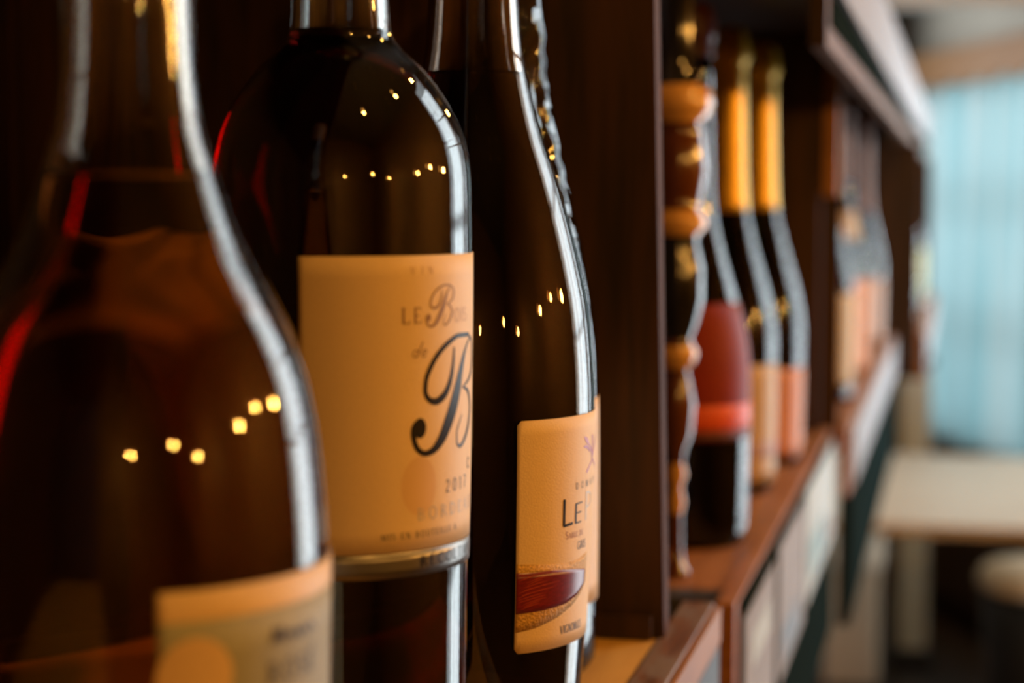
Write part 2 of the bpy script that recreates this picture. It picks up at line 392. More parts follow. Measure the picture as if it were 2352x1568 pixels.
def disc(bm, c, rx, ry, put, n=20, m=5):
    def ring(k): return [bm.verts.new(put(Vector((c[0] + rx*k/m*math.cos(2*math.pi*i/n), c[1] + ry*k/m*math.sin(2*math.pi*i/n))))) for i in range(n)]
    rs = [ring(k) for k in range(1, m + 1)]; cv = bm.verts.new(put(Vector(c)))
    for i in range(n): bm.faces.new((cv, rs[0][i], rs[0][(i+1) % n]))
    for a, b in zip(rs, rs[1:]):
        for i in range(n): bm.faces.new((a[i], b[i], b[(i+1) % n], a[(i+1) % n]))

# ------------------------------------------------------------------ the room
def struct(name, bm, m, parent=None): return obj(name, bm, m, parent, kind='structure')
struct('floor', B(-0.6, 4.2, -3.2, 7.0, -0.1, 0.0), M['floor'])
struct('ceiling', B(-0.6, 4.2, -3.2, 7.0, 3.60, 3.7), M['ceiling'])
bm = bmesh.new(); y0, y1, z0, z1 = WIN_FILL
box(bm, -0.60, -0.45, -3.2, y0, 0, 3.6); box(bm, -0.60, -0.45, y1, 7.0, 0, 3.6); box(bm, -0.60, -0.45, y0, y1, 0, z0); box(bm, -0.60, -0.45, y0, y1, z1, 3.6)
struct('wall_left', bm, M['wall_dark'])
struct('wall_back', B(-0.45, 3.9, -3.2, -3.0, 0, 3.6), M['wall_brown'])
struct('wall_far', B(-0.45, -0.08, 6.62, 6.8, 0, 3.6), M['wall_brown'])
bm = bmesh.new(); bw = bmesh.new(); T0, T1 = 0.0, 10.6; prev = T0
for t0, t1, z0, z1 in WINDOWS:
    if t0 > prev: box(bm, prev, t0, 0, 0.16, 0, 3.6)
    box(bm, t0, t1, 0, 0.16, 0, z0); box(bm, t0, t1, 0, 0.16, z1, 3.6); prev = t1
box(bm, prev, T1, 0, 0.16, 0, 3.6)
struct('wall_right', bm, M['wall_brown']).matrix_world = WALL
struct('trim_1', B(0.0, 1.72, -0.035, -0.002, 1.86, 2.5, bev=0.004), M['beige']).matrix_world = WALL   # header panel above the curtain
struct('trim_2', B(0.0, 1.72, -0.03, -0.002, 0.08, 0.54, bev=0.004), M['wainscot']).matrix_world = WALL    # wainscot under the sill
struct('baseboard_right', B(0.0, 1.72, -0.045, -0.031, 0, 0.08, bev=0.004), M['dark_wood']).matrix_world = WALL
struct('trim_3', B(-0.44, 0.36, 5.30, 5.42, 1.935, 3.6), M['plaster'])    # white bulkhead beam
for k, (t0, t1, z0, z1) in enumerate(WINDOWS + [WIN_FILL]):
    MW = WALL if k < 3 else WALL_L  # the last opening is the added fill window, out of view
    bm = bmesh.new(); f = 0.045
    box(bm, t0, t0 + f, 0.0, 0.05, z0, z1); box(bm, t1 - f, t1, 0.0, 0.05, z0, z1)
    box(bm, t0 + f, t1 - f, 0.0, 0.05, z0, z0 + f); box(bm, t0 + f, t1 - f, 0.0, 0.05, z1 - f, z1)
    win = struct('window_%d' % (k + 1), bm, M['wall_brown'] if k else M['white_paint']); win.matrix_world = MW
    nv, nh = (3, 3) if k == 0 else (3, 5)
    for i in range(1, nv):
        x = t0 + (t1 - t0)*i/nv; obj('mullion', B(x - 0.014, x + 0.014, 0.004, 0.046, z0 + f, z1 - f), M['wall_brown'], win)
    zs = [z0 + f] + [z0 + (z1 - z0)*j/nh for j in range(1, nh)] + [z1 - f]
    xs = [t0 + f] + [t0 + (t1 - t0)*i/nv for i in range(1, nv)] + [t1 - f]
    for j in range(1, nh):
        for i in range(nv): obj('glazing_bar', B(xs[i] + 0.014, xs[i+1] - 0.014, 0.010, 0.040, zs[j] - 0.011, zs[j] + 0.011), M['wall_brown'], win)
    for i in range(nv):
        for j in range(nh): obj('pane', B(xs[i], xs[i+1], 0.022, 0.026, zs[j], zs[j+1]), M['pane'], win)
    if z0 > 0.2: obj('sill', B(t0 - 0.04, t1 + 0.04, -0.06, -0.001, z0 - 0.05, z0 - 0.002, bev=0.004), M['rail_wood'], win)

# curtain, its rail and its valance
bm = bmesh.new(); N = 150; g = []
for i in range(N + 1):
    t = 0.24 + 1.36*i/N
    d = -0.075 + 0.020*math.sin(t*2*math.pi/0.2) + 0.008*math.sin(t*2*math.pi/0.083 + 1)
    col = []
    for j in range(13):
        v = j/12; z = 0.612 + 0.010*math.cos(t*2*math.pi/0.2) + v*1.14
        col.append(bm.verts.new((t, d*(0.85 + 0.15*(1 - v)), z)))
    g.append(col)
for i in range(N):
    for j in range(12): bm.faces.new((g[i][j], g[i+1][j], g[i+1][j+1], g[i][j+1]))
cur = obj('curtain', bm, M['curtain'], smooth=True); cur.matrix_world = WALL
tag(cur, 'pale blue pleated curtain with daylight behind it at the far window', 'curtain')
pel = thing('curtain_pelmet', 'brown wooden pelmet with a scalloped lower edge above the pale blue curtain', 'pelmet')
pel.matrix_world = WALL
bm = bmesh.new(); g = []
for i in range(121):
    t = 0.20 + 1.5*i/120; zl = 1.735 + 0.020*abs(math.sin(t*math.pi/0.2))
    g.append([bm.verts.new((t, y, z)) for y, z in ((-0.135, zl), (-0.135, 1.84), (-0.12, 1.84), (-0.12, zl))])
for a, b in zip(g, g[1:]):
    for k in range(4): bm.faces.new((a[k], b[k], b[(k+1) % 4], a[(k+1) % 4]))
for e in (g[0], g[-1][::-1]): bm.faces.new(e)
bmesh.ops.recalc_face_normals(bm, faces=list(bm.faces))
obj('scalloped_board', bm, M['rail_wood'], pel)
obj('top_board', B(0.20, 1.70, -0.135, -0.036, 1.841, 1.86, bev=0.003), M['rail_wood'], pel)

# ------------------------------------------------------------------ far furniture
t = thing('table', 'long pale wooden table standing in front of the curtained window', 'table')
obj('tabletop', B(-0.40, 0.60, 3.68, 4.70, 0.728, 0.75, bev=0.006), M['table_wood'], t)
obj('apron', B(-0.36, 0.56, 4.10, 4.125, 0.66, 0.727), M['wall_dark'], t)
for x in (-0.37, 0.50):
    for y in (3.80, 4.58): obj('leg', B(x, x + 0.06, y, y + 0.06, 0.0, 0.727, bev=0.005), M['wall_dark'], t)
t = thing('bench', 'low cream upholstered bench beyond the far edge of the table', 'bench')
obj('seat', B(-0.43, -0.19, 5.12, 5.30, 0.36, 0.45, bev=0.02), M['cream_cloth'], t, smooth=True)
obj('side_panel', B(-0.43, -0.20, 5.13, 5.28, 0.03, 0.359, bev=0.01), M['tan_side'], t)
for x in (-0.41, -0.24): obj('foot', B(x, x + 0.03, 5.15, 5.26, 0.0, 0.029), M['black_metal'], t)
t = thing('post', 'pale painted upright post standing behind the table, left of the blue curtain', 'post')
obj('shaft', B(-0.155, -0.07, 5.46, 5.53, 0.06, 0.90, bev=0.006), M['white_paint'], t)
obj('post_cap', B(-0.165, -0.06, 5.45, 5.54, 0.901, 0.93, bev=0.006), M['slate'], t)
obj('base_plate', B(-0.175, -0.05, 5.44, 5.55, 0.0, 0.059, bev=0.006), M['slate'], t)
t = thing('stool', 'black stool with a round cream cushion tucked under the table', 'stool', (0.205, 4.34, 0))
obj('cushion', lathe(bmesh.new(), [(0, 0.49), (0.125, 0.49), (0.145, 0.50), (0.148, 0.52), (0.135, 0.545), (0.09, 0.555), (0, 0.557)], 48), M['cream_cloth'], t, True)
obj('drum', lathe(bmesh.new(), [(0, 0.02), (0.125, 0.02), (0.135, 0.1), (0.125, 0.3), (0.138, 0.48), (0, 0.4895)], 48), M['black_metal'], t, True)
obj('foot_ring', lathe(bmesh.new(), [(0, 0), (0.14, 0), (0.145, 0.01), (0.13, 0.0198), (0, 0.0198)], 48), M['black_metal'], t, True)

# ------------------------------------------------------------------ shelf units
A = thing('shelf_unit', 'near shelf unit of dark wood holding the large sharp bottles', 'shelf')
obj('shelf_board', B(-0.43, -0.1245, -0.40, 0.775, 1.186, 1.208), M['shelf_wood'], A)
obj('front_lip', B(-0.124, -0.109, -0.42, 0.852, 1.128, 1.2085, bev=0.0012), M['lip_wood'], A)
obj('lip_edge', B(-0.1088, -0.1055, -0.42, 0.850, 1.190, 1.207, bev=0.001), M['edge_wood'], A)
obj('front_face', B(-0.1088, -0.106, -0.42, 0.848, 1.130, 1.189), M['slate'], A)
obj('face_batten', B(-0.1059, -0.1045, -0.42, 0.846, 1.150, 1.160), M['slate'], A)
bm = bmesh.new(); box(bm, -0.43, -0.1215, 0.776, 0.790, 1.10, 1.66)
for v in bm.verts:
    if v.co.x > -0.2: v.co.x -= (v.co.z - 1.2)*0.022
obj('side_panel', bm, M['panel_wood'], A)
bm = bmesh.new(); box(bm, -0.1214, -0.1208, 0.7762, 0.7898, 1.10, 1.66)
for v in bm.verts: v.co.x -= (v.co.z - 1.2)*0.022
obj('edge_strip', bm, M['dark_edge'], A)
obj('panel_moulding', B(-0.43, -0.126, 0.770, 0.7755, 1.2085, 1.2185), M['panel_wood'], A)
obj('side_panel', B(-0.43, -0.125, -0.425, -0.4005, 1.10, 1.66), M['panel_wood'], A)
obj('top_board', B(-0.43, -0.13, -0.40, 0.775, 1.64, 1.66), M['dark_wood'], A)
obj('back_panel', B(-0.449, -0.4305, -0.42, 0.79, 1.10, 1.66), M['dark_wood'], A)

U = thing('shelf_unit', 'middle shelf unit with a turned baluster and slim bottles in foil', 'shelf')
obj('shelf_board', B(-0.43, -0.126, 1.03, 1.765, 1.158, 1.176), M['ledge_wood'], U)
obj('board_end', B(-0.36, -0.127, 1.005, 1.029, 1.150, 1.1755), M['slate'], U)
obj('fascia', B(-0.1255, -0.1145, 0.985, 1.767, 0.985, 1.178, bev=0.001), M['ledge_wood'], U)
obj('apron', B(-0.1142, -0.112, 1.0, 1.767, 0.985, 1.176), M['teal_dark'], U)
obj('back_panel', B(-0.449, -0.4305, 1.03, 1.765, 0.985, 1.549), M['dark_wood'], U)
obj('divider', B(-0.43, -0.1265, 1.745, 1.765, 1.1765, 1.549), M['panel_wood'], U)
bp = [(0.0, 0.0), (7.5, 0.2), (8, 4), (5, 8), (4, 16), (3.6, 38), (5.2, 45), (3.6, 52), (4, 56), (6.2, 61), (4.2, 68), (5, 74), (9, 85), (10.5, 103), (8, 116), (6.4, 123),
      (10, 126), (12, 133), (10, 137), (8, 141), (12, 151), (15, 164), (15, 182), (11.5, 197), (12, 201), (17, 206), (17, 211), (13, 216), (15, 226), (17, 238), (15, 258), (12.5, 266), (19, 271), (20, 277), (19.5, 284), (12, 288), (9, 310), (9, 372), (11, 373.5), (0, 373.8)]
def bal_mi(z):
    z *= 1000
    if 123 < z < 139 or 201 < z < 214 or 268 < z < 287 or 40 < z < 66: return 2
    return 1 if 141 < z < 200 or z > 287 else 0
o = obj('baluster', lathe(bmesh.new(), [(r/1000, z/1000) for r, z in bp], 40, mi=bal_mi), [M['lacquer_brown'], M['lacquer_black'], M['lacquer_tan']], U, True)
o.location = (-0.158, 1.056, 1.1762)

W = thing('shelf_unit', 'shelf unit just past the dark divider holding three bottles in a row', 'shelf')
obj('shelf_board', B(-0.43, -0.1075, 1.77, 3.00, 1.158, 1.176), M['ledge_wood'], W)
obj('fascia', B(-0.107, -0.0985, 1.769, 3.00, 1.112, 1.178, bev=0.001), M['ledge_wood'], W)
obj('apron', B(-0.107, -0.096, 1.772, 3.00, 0.985, 1.1118), M['teal_dark'], W)
obj('side_panel', B(-0.43, -0.109, 1.7675, 1.7695, 1.1765, 1.549), M['panel_wood'], W)
obj('lit_panel_edge', B(-0.124, -0.110, 1.750, 1.7672, 1.40, 1.549), M['edge_wood'], W)  # lit top of the divider's front edge, done as a paler strip
obj('side_panel', B(-0.43, -0.109, 2.99, 3.010, 1.179, 1.549), M['panel_wood'], W)
obj('back_panel', B(-0.449, -0.4305, 1.77, 3.0, 0.985, 1.549), M['dark_wood'], W)
obj('price_rail', B(-0.0984, -0.094, 1.80, 3.0, 1.118, 1.174, bev=0.001), M['rail_grey'], W)

V = thing('shelf_unit', 'far shelf unit jutting out nearest the curtained window', 'shelf')
obj('shelf_board', B(-0.43, -0.061, 3.02, 4.30, 1.158, 1.176), M['ledge_wood'], V)
obj('fascia', B(-0.0605, -0.050, 3.016, 4.30, 1.105, 1.178, bev=0.001), M['ledge_wood'], V)
obj('side_panel', B(-0.43, -0.061, 3.0155, 3.019, 1.105, 1.485), M['dark_wood'], V)
obj('side_panel', B(-0.43, -0.064, 4.301, 4.32, 1.105, 1.485), M['panel_wood'], V)
obj('price_rail', B(-0.0498, -0.045, 3.016, 4.30, 1.112, 1.170, bev=0.001), M['rail_grey'], V)
obj('back_panel', B(-0.449, -0.4305, 3.02, 4.30, 0.99, 1.485), M['dark_wood'], V)

H = thing('upper_shelf', 'long upper shelf with a hanging front board and grey price rail above the slim bottles', 'shelf')
obj('shelf_board', B(-0.449, -0.0865, 1.08, 4.32, 1.55, 1.575), M['dark_wood'], H)
obj('fascia', B(-0.086, -0.076, 1.08, 4.32, 1.486, 1.60, bev=0.001), M['fascia_wood'], H)
obj('fascia_end', B(-0.086, -0.076, 1.0765, 1.0795, 1.487, 1.599), M['dark_wood'], H)
obj('shade_groove_board', B(-0.0759, -0.0745, 1.10, 4.32, 1.500, 1.60), M['teal_dark'], H)  # dark board standing in for the shaded groove below the rail
obj('price_rail', B(-0.0744, -0.070, 1.12, 4.32, 1.520, 1.585, bev=0.001), M['rail_grey'], H)

# price cards hanging on the middle unit's apron
def card(y0, y1, z0, z1, mat, lab, pr):
    t = thing('price_card', lab, 'card', (-0.1117, (y0 + y1)/2, z0))
    h = z1 - z0; L = (y1 - y0)/2
    obj('card_sheet', B(0, 0.0012, -L, L, 0, h, bev=0.0003), mat, t)
    for a, b, c, d, m in pr:
        obj('print_block', B(0.0013, 0.0016, -L + 2*L*a, -L + 2*L*b, h*c, h*d), m, t)
card(1.00, 1.17, 1.085, 1.166, M['tag_grey'], 'narrow grey-lilac price card at the near end of the ledge', [(0.2, 0.8, 0.55, 0.8, M['tag_white'])])
card(1.20, 1.40, 1.075, 1.168, M['tag_grey'], 'grey price card, second along the ledge from the near end', [(0.15, 0.7, 0.1, 0.35, M['slate'])])
card(1.42, 1.74, 1.080, 1.170, M['tag_white'], 'largest white price card with aqua print on the ledge', [(0.1, 0.6, 0.15, 0.5, M['tag_blue']), (0.65, 0.92, 0.1, 0.3, M['tag_grey'])])

# ------------------------------------------------------------------ bottles
def sealed_shell(prof_out, wall=0.0026, floor_z=0.012):
    """outer profile closed with an inner one: one glass body with a cavity"""
    inner = [(max(0.004, r - wall), z) for r, z in prof_out if z > floor_z + 0.004]
    ztop = prof_out[-1][1]
    inner = [(0.0, floor_z + 0.012), (inner[0][0]*0.6, floor_z + 0.006), (inner[0][0], floor_z + 0.006)] + inner
    return inner

def bottle_mesh(name, prof, m, parent, seg=96, shell=True, bumpf=None):
    bm = bmesh.new()
    out = [(0.0, 0.008), (prof[0][0]*0.6, 0.002), (prof[0][0]*0.92, 0.0)] + prof
    lathe(bm, out + ([] if shell else [(0, prof[-1][1])]), seg, bumpf=bumpf)
    inner = sealed_shell(prof)
    if shell: lathe(bm, inner, seg, flip=True)
    if shell:                                        # rim
        bm.verts.ensure_lookup_table()
        bnd = [e for e in bm.edges if e.is_boundary]
        bmesh.ops.bridge_loops(bm, edges=bnd)
    o = obj(name, bm, m, parent, True)
    return o, inner

def liquid(inner, level, m, parent, seg=96):
    pr = [(0.0, inner[0][1] - 0.0001)] + [(r + 0.00012, z) for r, z in inner[1:] if z < level]
    rl = rad(inner[2:], level) + 0.00012
    pr += [(rl, level), (0.0, level)]
    return obj('wine', lathe(bmesh.new(), pr, seg), m, parent, True)

def capsule(prof, z0, m, parent, name='capsule', off=0.0005, seg=48, ring=None):
    zt = prof[-1][1]
    n = 26; pr = [(rad(prof, z0) - 0.0004, z0)]
    for k in range(n + 1):
        z = z0 + (zt - z0)*k/n; r = rad(prof, z) + off
        if ring and abs(z - ring) < 0.006: r += 0.0022*(1 - abs(z - ring)/0.006)
        pr.append((r, z))
    pr += [(prof[-1][0]*0.96, zt + 0.002), (0, zt + 0.002)]
    return obj(name, lathe(bmesh.new(), pr, seg), m, parent, True)

def facing(loc):                                     # direction from a bottle to the viewer: label angles are measured from it
    return math.atan2(-loc[1], -loc[0])

# --- bottle with the scrolled letter B (second in the row)
loc = (-0.1723, 0.5004, 1.2082); base = facing(loc)
prof = spline([(0.034, 0.0), (0.0352, 0.006), (0.0353, 0.03), (0.0358, 0.0728), (0.0369, 0.13), (0.0374, 0.173), (0.0372, 0.1958), (0.0364, 0.2033), (0.0348, 0.2096), (0.0320, 0.2158), (0.0282, 0.2221), (0.0238, 0.2278), (0.0182, 0.2328), (0.0151, 0.2365), (0.0141, 0.2409), (0.0138, 0.2485), (0.0136, 0.275), (0.0136, 0.2800), (0.0150, 0.282), (0.0150, 0.296), (0.0136, 0.298)], 110)
t = thing('wine_bottle', 'deep red wine bottle with a cream label bearing a large black scrolled B', 'bottle', loc)
gb, inner = bottle_mesh('glass_body', prof, M['clear'], t)
liquid(inner, 0.2385, M['redwine'], t)
capsule(prof, 0.262, M['foil_black'], t)
zo = 1.2082
lab = obj('front_label', wrap(prof, base, -18.3, 122, 1.3026 - zo, 1.3839 - zo, na=60, nz=14), M['paper'], t, True)
obj('silver_band', wrap(prof, base, -18.3, 122, 1.2955 - zo, 1.3024 - zo, off=0.00032, na=60, nz=3), M['silver'], t, True)
put = putter(prof, base, 0.00038); put2 = putter(prof, base, 0.00034)
def corr(a, q):                                      # angle on the glass that shows at the apparent angle a, seen from q = radius / distance
    lo, hi, t = -1.5, math.pi/2 - math.asin(q), math.sin(R(a))*1.0025
    for _ in range(40):
        m = (lo + hi)/2
        if math.sin(m)/(1 - q*math.cos(m)) < t: lo = m
        else: hi = m
    return math.degrees(lo)
def ang(a, r=0.0372): return R(corr(a, 0.0708))*r*1000
Z = lambda z: (z - zo)*1000
bm = bmesh.new(); disc(bm, (ang(36), Z(1.3205)), 5.9, 8.2, put2, 28); obj('varnish_oval', bm, M['varnish'], lab)
SB = [([(50.68, 60.44), (46.58, 57.78), (44.33, 55.01), (42.27, 50.99), (40.24, 46.15), (38.32, 42.16), (35.19, 37.08), (31.73, 32.47), (28.0, 29.76), (25.43, 29.26), (22.98, 30.4), (21.52, 32.96), (21.16, 35.42), (21.78, 37.33), (23.25, 38.32)],
       [0.4, 0.7, 1.4, 2.1, 2.9, 3.2, 3.0, 2.3, 1.5, 1.2, 1.2, 1.2, 1.4, 1.5, 1.2]),
      ([(48.84, 60.91), (40.99, 61.13), (35.19, 59.44), (30.44, 56.44), (27.42, 52.94), (25.7, 49.37), (25.43, 46.53), (26.55, 44.41), (29.2, 43.39), (32.39, 44.36), (35.19, 47.01), (37.1, 51.0), (37.91, 55.1), (38.16, 57.99)],
       [0.9, 1.0, 1.15, 1.2, 1.2, 1.15, 1.1, 1.15, 1.4, 1.7, 1.5, 1.2, 0.9, 0.5]),
      ([(48.84, 60.49), (52.6, 58.62), (53.6, 55.21), (52.6, 50.94), (48.6, 47.93), (44.1, 46.41)], [0.5, 0.9, 1.3, 1.3, 0.8, 0.4]),
      ([(43.54, 46.34), (47.29, 45.25), (49.71, 43.09), (50.89, 39.56), (49.35, 35.49), (45.92, 31.68), (41.96, 29.65), (40.06, 30.72), (39.88, 33.66), (41.47, 36.41), (43.21, 38.52)],
       [0.4, 0.8, 1.2, 1.4, 1.4, 1.1, 0.8, 0.6, 0.5, 0.4, 0.3])]
def script_B(bm, f):
    for pts, wd in SB:
        sp, ws = smooth_path(pts, wd, 40)
        k = (f((41, 0))[0] - f((40, 0))[0]) or 1
        strip(bm, [f(p) for p in sp], [x*min(1.0, abs(k))*1.4 for x in ws], put)
    c = f((23.5, 36.5)); k = min(1.0, abs(f((24, 0))[0] - f((23, 0))[0])); disc(bm, c, 2.3*k, 3.0*k, put)
bm = bmesh.new(); script_B(bm, lambda p: (ang(math.degrees(p[0]/37.3), 0.0373), p[1] + (1.3 - zo)*1000)); obj('scroll_letter', bm, M['ink'], lab)
bm = bmesh.new(); script_B(bm, lambda p: (ang(40.2) + (p[0] - 21.5)*0.352, Z(1.3643) + (p[1] - 29.3)*0.352)); obj('small_scroll_letter', bm, M['ink_brown'], lab)
bm = bmesh.new(); text(bm, 'VIN', ang(31.5), Z(1.3788), 2.0, put, gap=0.9); text(bm, 'OIS', ang(58.6), Z(1.3650), 3.9, put, gap=0.10); obj('faint_lettering', bm, M['ink_faint'], lab)
bm = bmesh.new(); text(bm, 'LE', ang(26.6), Z(1.3653), 4.5, put, gap=0.18); text(bm, 'de', ang(31.8), Z(1.3561), 4.2, put, gap=0.1, slant=0.28); obj('title_lettering', bm, M['ink_brown'], lab)
bm = bmesh.new(); text(bm, 'MIS EN BOUTEILLE A', ang(16.4), Z(1.3062), 1.75, put, sx=1.0, gap=0.23); text(bm, '2017', ang(52.4), Z(1.3174), 3.6, put, sx=0.9, gap=0.42); text(bm, 'c', ang(74), Z(1.3225), 6, put); obj('small_lettering', bm, M['ink_grey'], lab)
bm = bmesh.new(); text(bm, 'BORDEAUX', ang(34.5), Z(1.3108), 3.5, put, sx=1.1, gap=0.34); obj('silver_lettering', bm, M['ink_silver'], lab)
bm = bmesh.new(); text(bm, 'R\u00c9COLTANT', ang(36.2), Z(1.2978), 3.2, putter(prof, base, 0.0006), sx=1.05, gap=0.26); obj('band_lettering', bm, M['ink'], lab)

# --- tall dark bottle with the cream and wine-red label (third)
loc = (-0.1679, 0.6312, 1.2082); base = facing(loc)
prof = spline([(0.036, 0.0), (0.0380, 0.005), (0.0390, 0.0194), (0.0407, 0.0443), (0.0424, 0.08), (0.0432, 0.1143), (0.0431, 0.123), (0.0423, 0.1376), (0.0407, 0.1531), (0.0376, 0.1687), (0.0337, 0.1842), (0.0291, 0.1998), (0.0238, 0.2153), (0.0197, 0.2309), (0.0170, 0.2464), (0.0159, 0.262), (0.0148, 0.29), (0.0142, 0.298), (0.0155, 0.300), (0.0155, 0.312), (0.0140, 0.314)], 110)
t = thing('wine_bottle', 'tall sloping dark bottle with a cream label crossed by a wine-red band', 'bottle', loc)
gb, inner = bottle_mesh('glass_body', prof, M['dark_clear'], t)
liquid(inner, 0.235, M['blackwine'], t)
capsule(prof, 0.270, M['foil_black'], t)
lab = obj('front_label', wrap(prof, base, 19.6, 128, 1.2437 - zo, 1.3243 - zo, na=60, nz=16, corner=0.0016), M['paper'], t, True)
put = putter(prof, base, 0.00040); put2 = putter(prof, base, 0.00036)
ang3 = lambda a: R(corr(a, 0.042))*0.0424*1000
def blend(pts, a):
    for (a0, z0), (a1, z1) in zip(pts, pts[1:]):
        if a <= a1: return z0 + (z1 - z0)*(a - a0)/(a1 - a0)
    return pts[-1][1]
top_c = [(20, 1.2721), (40, 1.2716), (58, 1.2700), (70.5, 1.2685)]; low_c = [(20, 1.2578), (35, 1.2580), (50, 1.2588), (60, 1.2606), (66, 1.2628), (70.5, 1.2655)]
gt = [(20, 1.2752), (50, 1.2731), (62, 1.2735), (69, 1.2745), (73, 1.2750)]; glow = [(20, 1.2512), (30, 1.2520), (44, 1.2545), (57, 1.2578), (66, 1.2612), (73, 1.2660)]
sh = lambda p: (lambda a: blend(p, a) - zo)
obj('gold_grain', wrap(prof, base, 19.9, 71, 0, 0, off=0.00034, na=40, nz=8, zt=sh(gt), zb=sh(glow)), M['gold'], lab, True)
obj('wine_band', wrap(prof, base, 19.8, 68.5, 0, 0, off=0.00046, na=40, nz=6, zt=sh(top_c), zb=sh(low_c)), M['wine_print'], lab, True)
bm = bmesh.new(); put3 = putter(prof, base, 0.00052)
for k in range(15):
    a0 = 21 + random.random()*5; ln = 8 + random.random()*14; z = 1.2590 + 0.0125*(k + 0.5)/15 - 0.0002
    pts = [(ang3(a0 + ln*s), Z(z + 0.0016*s + 0.0003*math.sin(3*s))) for s in (0, 0.25, 0.5, 0.75, 1)]
    if Z(blend(low_c, a0)) + 0.3 < pts[0][1] and pts[-1][1] < Z(blend(top_c, a0 + ln)) - 0.3:
        strip(bm, pts, [0.08, 0.2, 0.26, 0.2, 0.06], put3)
obj('band_streaks', bm, M['wine_line'], lab)
bm = bmesh.new()
for pts, wd in ([[(65.2, 1.3162), (68, 1.3150), (71.5, 1.3128)], [0.5, 1.9, 0.5]], [[(64.6, 1.3128), (68, 1.3126), (73, 1.3105)], [0.3, 1.3, 0.8]], [[(71, 1.3135), (76, 1.3100), (77, 1.3075), (73, 1.3055), (68.5, 1.3034)], [0.5, 1.3, 0.9, 0.8, 1.1]], [[(77, 1.3160), (77.5, 1.3120), (77, 1.3075)], [1.6, 1.2, 0.6]], [[(90, 1.3165), (84, 1.3130), (77, 1.3078)], [0.5, 1.6, 0.5]], [[(77, 1.3075), (82, 1.3055), (88, 1.3034)], [0.8, 0.8, 1.0]]):
    sp, ws = smooth_path([(ang3(a), Z(z)) for a, z in pts], wd, 14); strip(bm, sp, ws, put)
obj('flower_emblem', bm, M['ink_purple'], lab)
bm = bmesh.new(); text(bm, 'DOMAINE', ang3(57.4), Z(1.2984), 2.3, put, gap=0.75); obj('small_lettering', bm, M['ink_grey'], lab); bm = bmesh.new(); text(bm, 'GRIS', ang3(59.4), Z(1.2768), 2.9, put, sx=0.9, gap=0.05); obj('small_lettering', bm, M['ink_grey'], lab); bm = bmesh.new(); text(bm, 'VIGNOBLES', ang3(46.4), Z(1.2481), 2.9, put, sx=0.72, gap=0.03); obj('small_lettering', bm, M['ink_grey'], lab)
bm = bmesh.new(); x0 = ang3(47.6)
for pts, wd in ([[(x0 + 0.35, Z(1.2864)), (x0 + 0.55, Z(1.2958))], 1.3], [[(x0 + 0.1, Z(1.2864)), (x0 + 5.4, Z(1.2868))], 1.0],
                [[(ang3(57.6), Z(1.2864)), (ang3(57.9), Z(1.2935))], 1.1], [[(ang3(57.4), Z(1.2865)), (ang3(63), Z(1.2866))], 0.55], [[(ang3(57.6), Z(1.2900)), (ang3(63), Z(1.2901))], 0.5], [[(ang3(57.6), Z(1.2933)), (ang3(64), Z(1.2934))], 0.55]):
    strip(bm, pts, wd, put)
obj('title_lettering', bm, M['ink'], lab)
bm = bmesh.new()
strip(bm, [(ang3(68.6), Z(1.2864)), (ang3(69), Z(1.2966))], 1.0, put); strip(bm, [(ang3(69), Z(1.2960) + 0)] + [(ang3(70) + p[0], Z(1.2936) + p[1]) for p in arc(0, 0, 4.6, 2.6, 90, -90, 12)] + [(ang3(69), Z(1.2910))], 0.7, put)
obj('silver_lettering', bm, M['ink_silver'], lab)
bm = bmesh.new(); x = text(bm, 'S', ang3(49.4), Z(1.2816), 2.6, put, gap=0.05); x = text(bm, 'ABLE', x, Z(1.2816), 1.9, put, gap=0.05); text(bm, ' DE', x, Z(1.2816), 2.0, put, gap=0.05); obj('rust_lettering', bm, M['ink_red'], lab)

# --- nearest bottle, amber wine
loc = (-0.1751, 0.368, 1.2082); base = facing(loc)
prof = spline([(0.0385, 0.0), (0.0408, 0.006), (0.0415, 0.03), (0.0419, 0.0858), (0.0425, 0.1131), (0.0415, 0.1302), (0.0401, 0.1417), (0.0380, 0.1521), (0.0347, 0.1616), (0.0295, 0.1721), (0.0247, 0.1815), (0.0209, 0.191), (0.0181, 0.1996), (0.0157, 0.2082), (0.0144, 0.2205), (0.0138, 0.2348), (0.0135, 0.272), (0.0148, 0.275), (0.0148, 0.290), (0.0135, 0.292)], 110)
t = thing('wine_bottle', 'nearest, blurred clear glass bottle of amber wine filled to its shoulder', 'bottle', loc)
gb, inner = bottle_mesh('glass_body', prof, M['olive_clear'], t)
liquid(inner, 0.1966, M['amber'], t)
capsule(prof, 0.256, M['foil_brown'], t)
lab = obj('front_label', wrap(prof, base, 5.1, 125, 0.024, 1.3213 - zo, na=60, nz=14), M['paper_gold'], t, True)
put = putter(prof, base, 0.00040); put2 = putter(prof, base, 0.00034); ang1 = lambda a: R(corr(a, 0.106))*0.0422*1000
obj('grey_field', wrap(prof, base, 5.3, 125, 0.024, 1.3150 - zo, off=0.0004, na=60, nz=10), M['paper_grey'], lab, True)
bm = bmesh.new(); disc(bm, (ang1(17), Z(1.3035)), 8.0, 8.2, putter(prof, base, 0.0006), 28); obj('cream_spot', bm, M['paper_gold'], lab)
bm = bmesh.new(); pts = [(0, 0), (0.6, 3.0), (1.6, 0.4), (2.6, 3.0), (3.4, 0.2), (5.0, 1.8), (6.2, 0.2), (7.4, 1.8), (8.6, 0.2), (10, 1.8), (11.4, 0.3), (13, 1.9), (15, 0.3)]
sp, ws = smooth_path([(ang1(44) + a, Z(1.3075) + b*1.1) for a, b in pts], [0.8]*len(pts), 60)
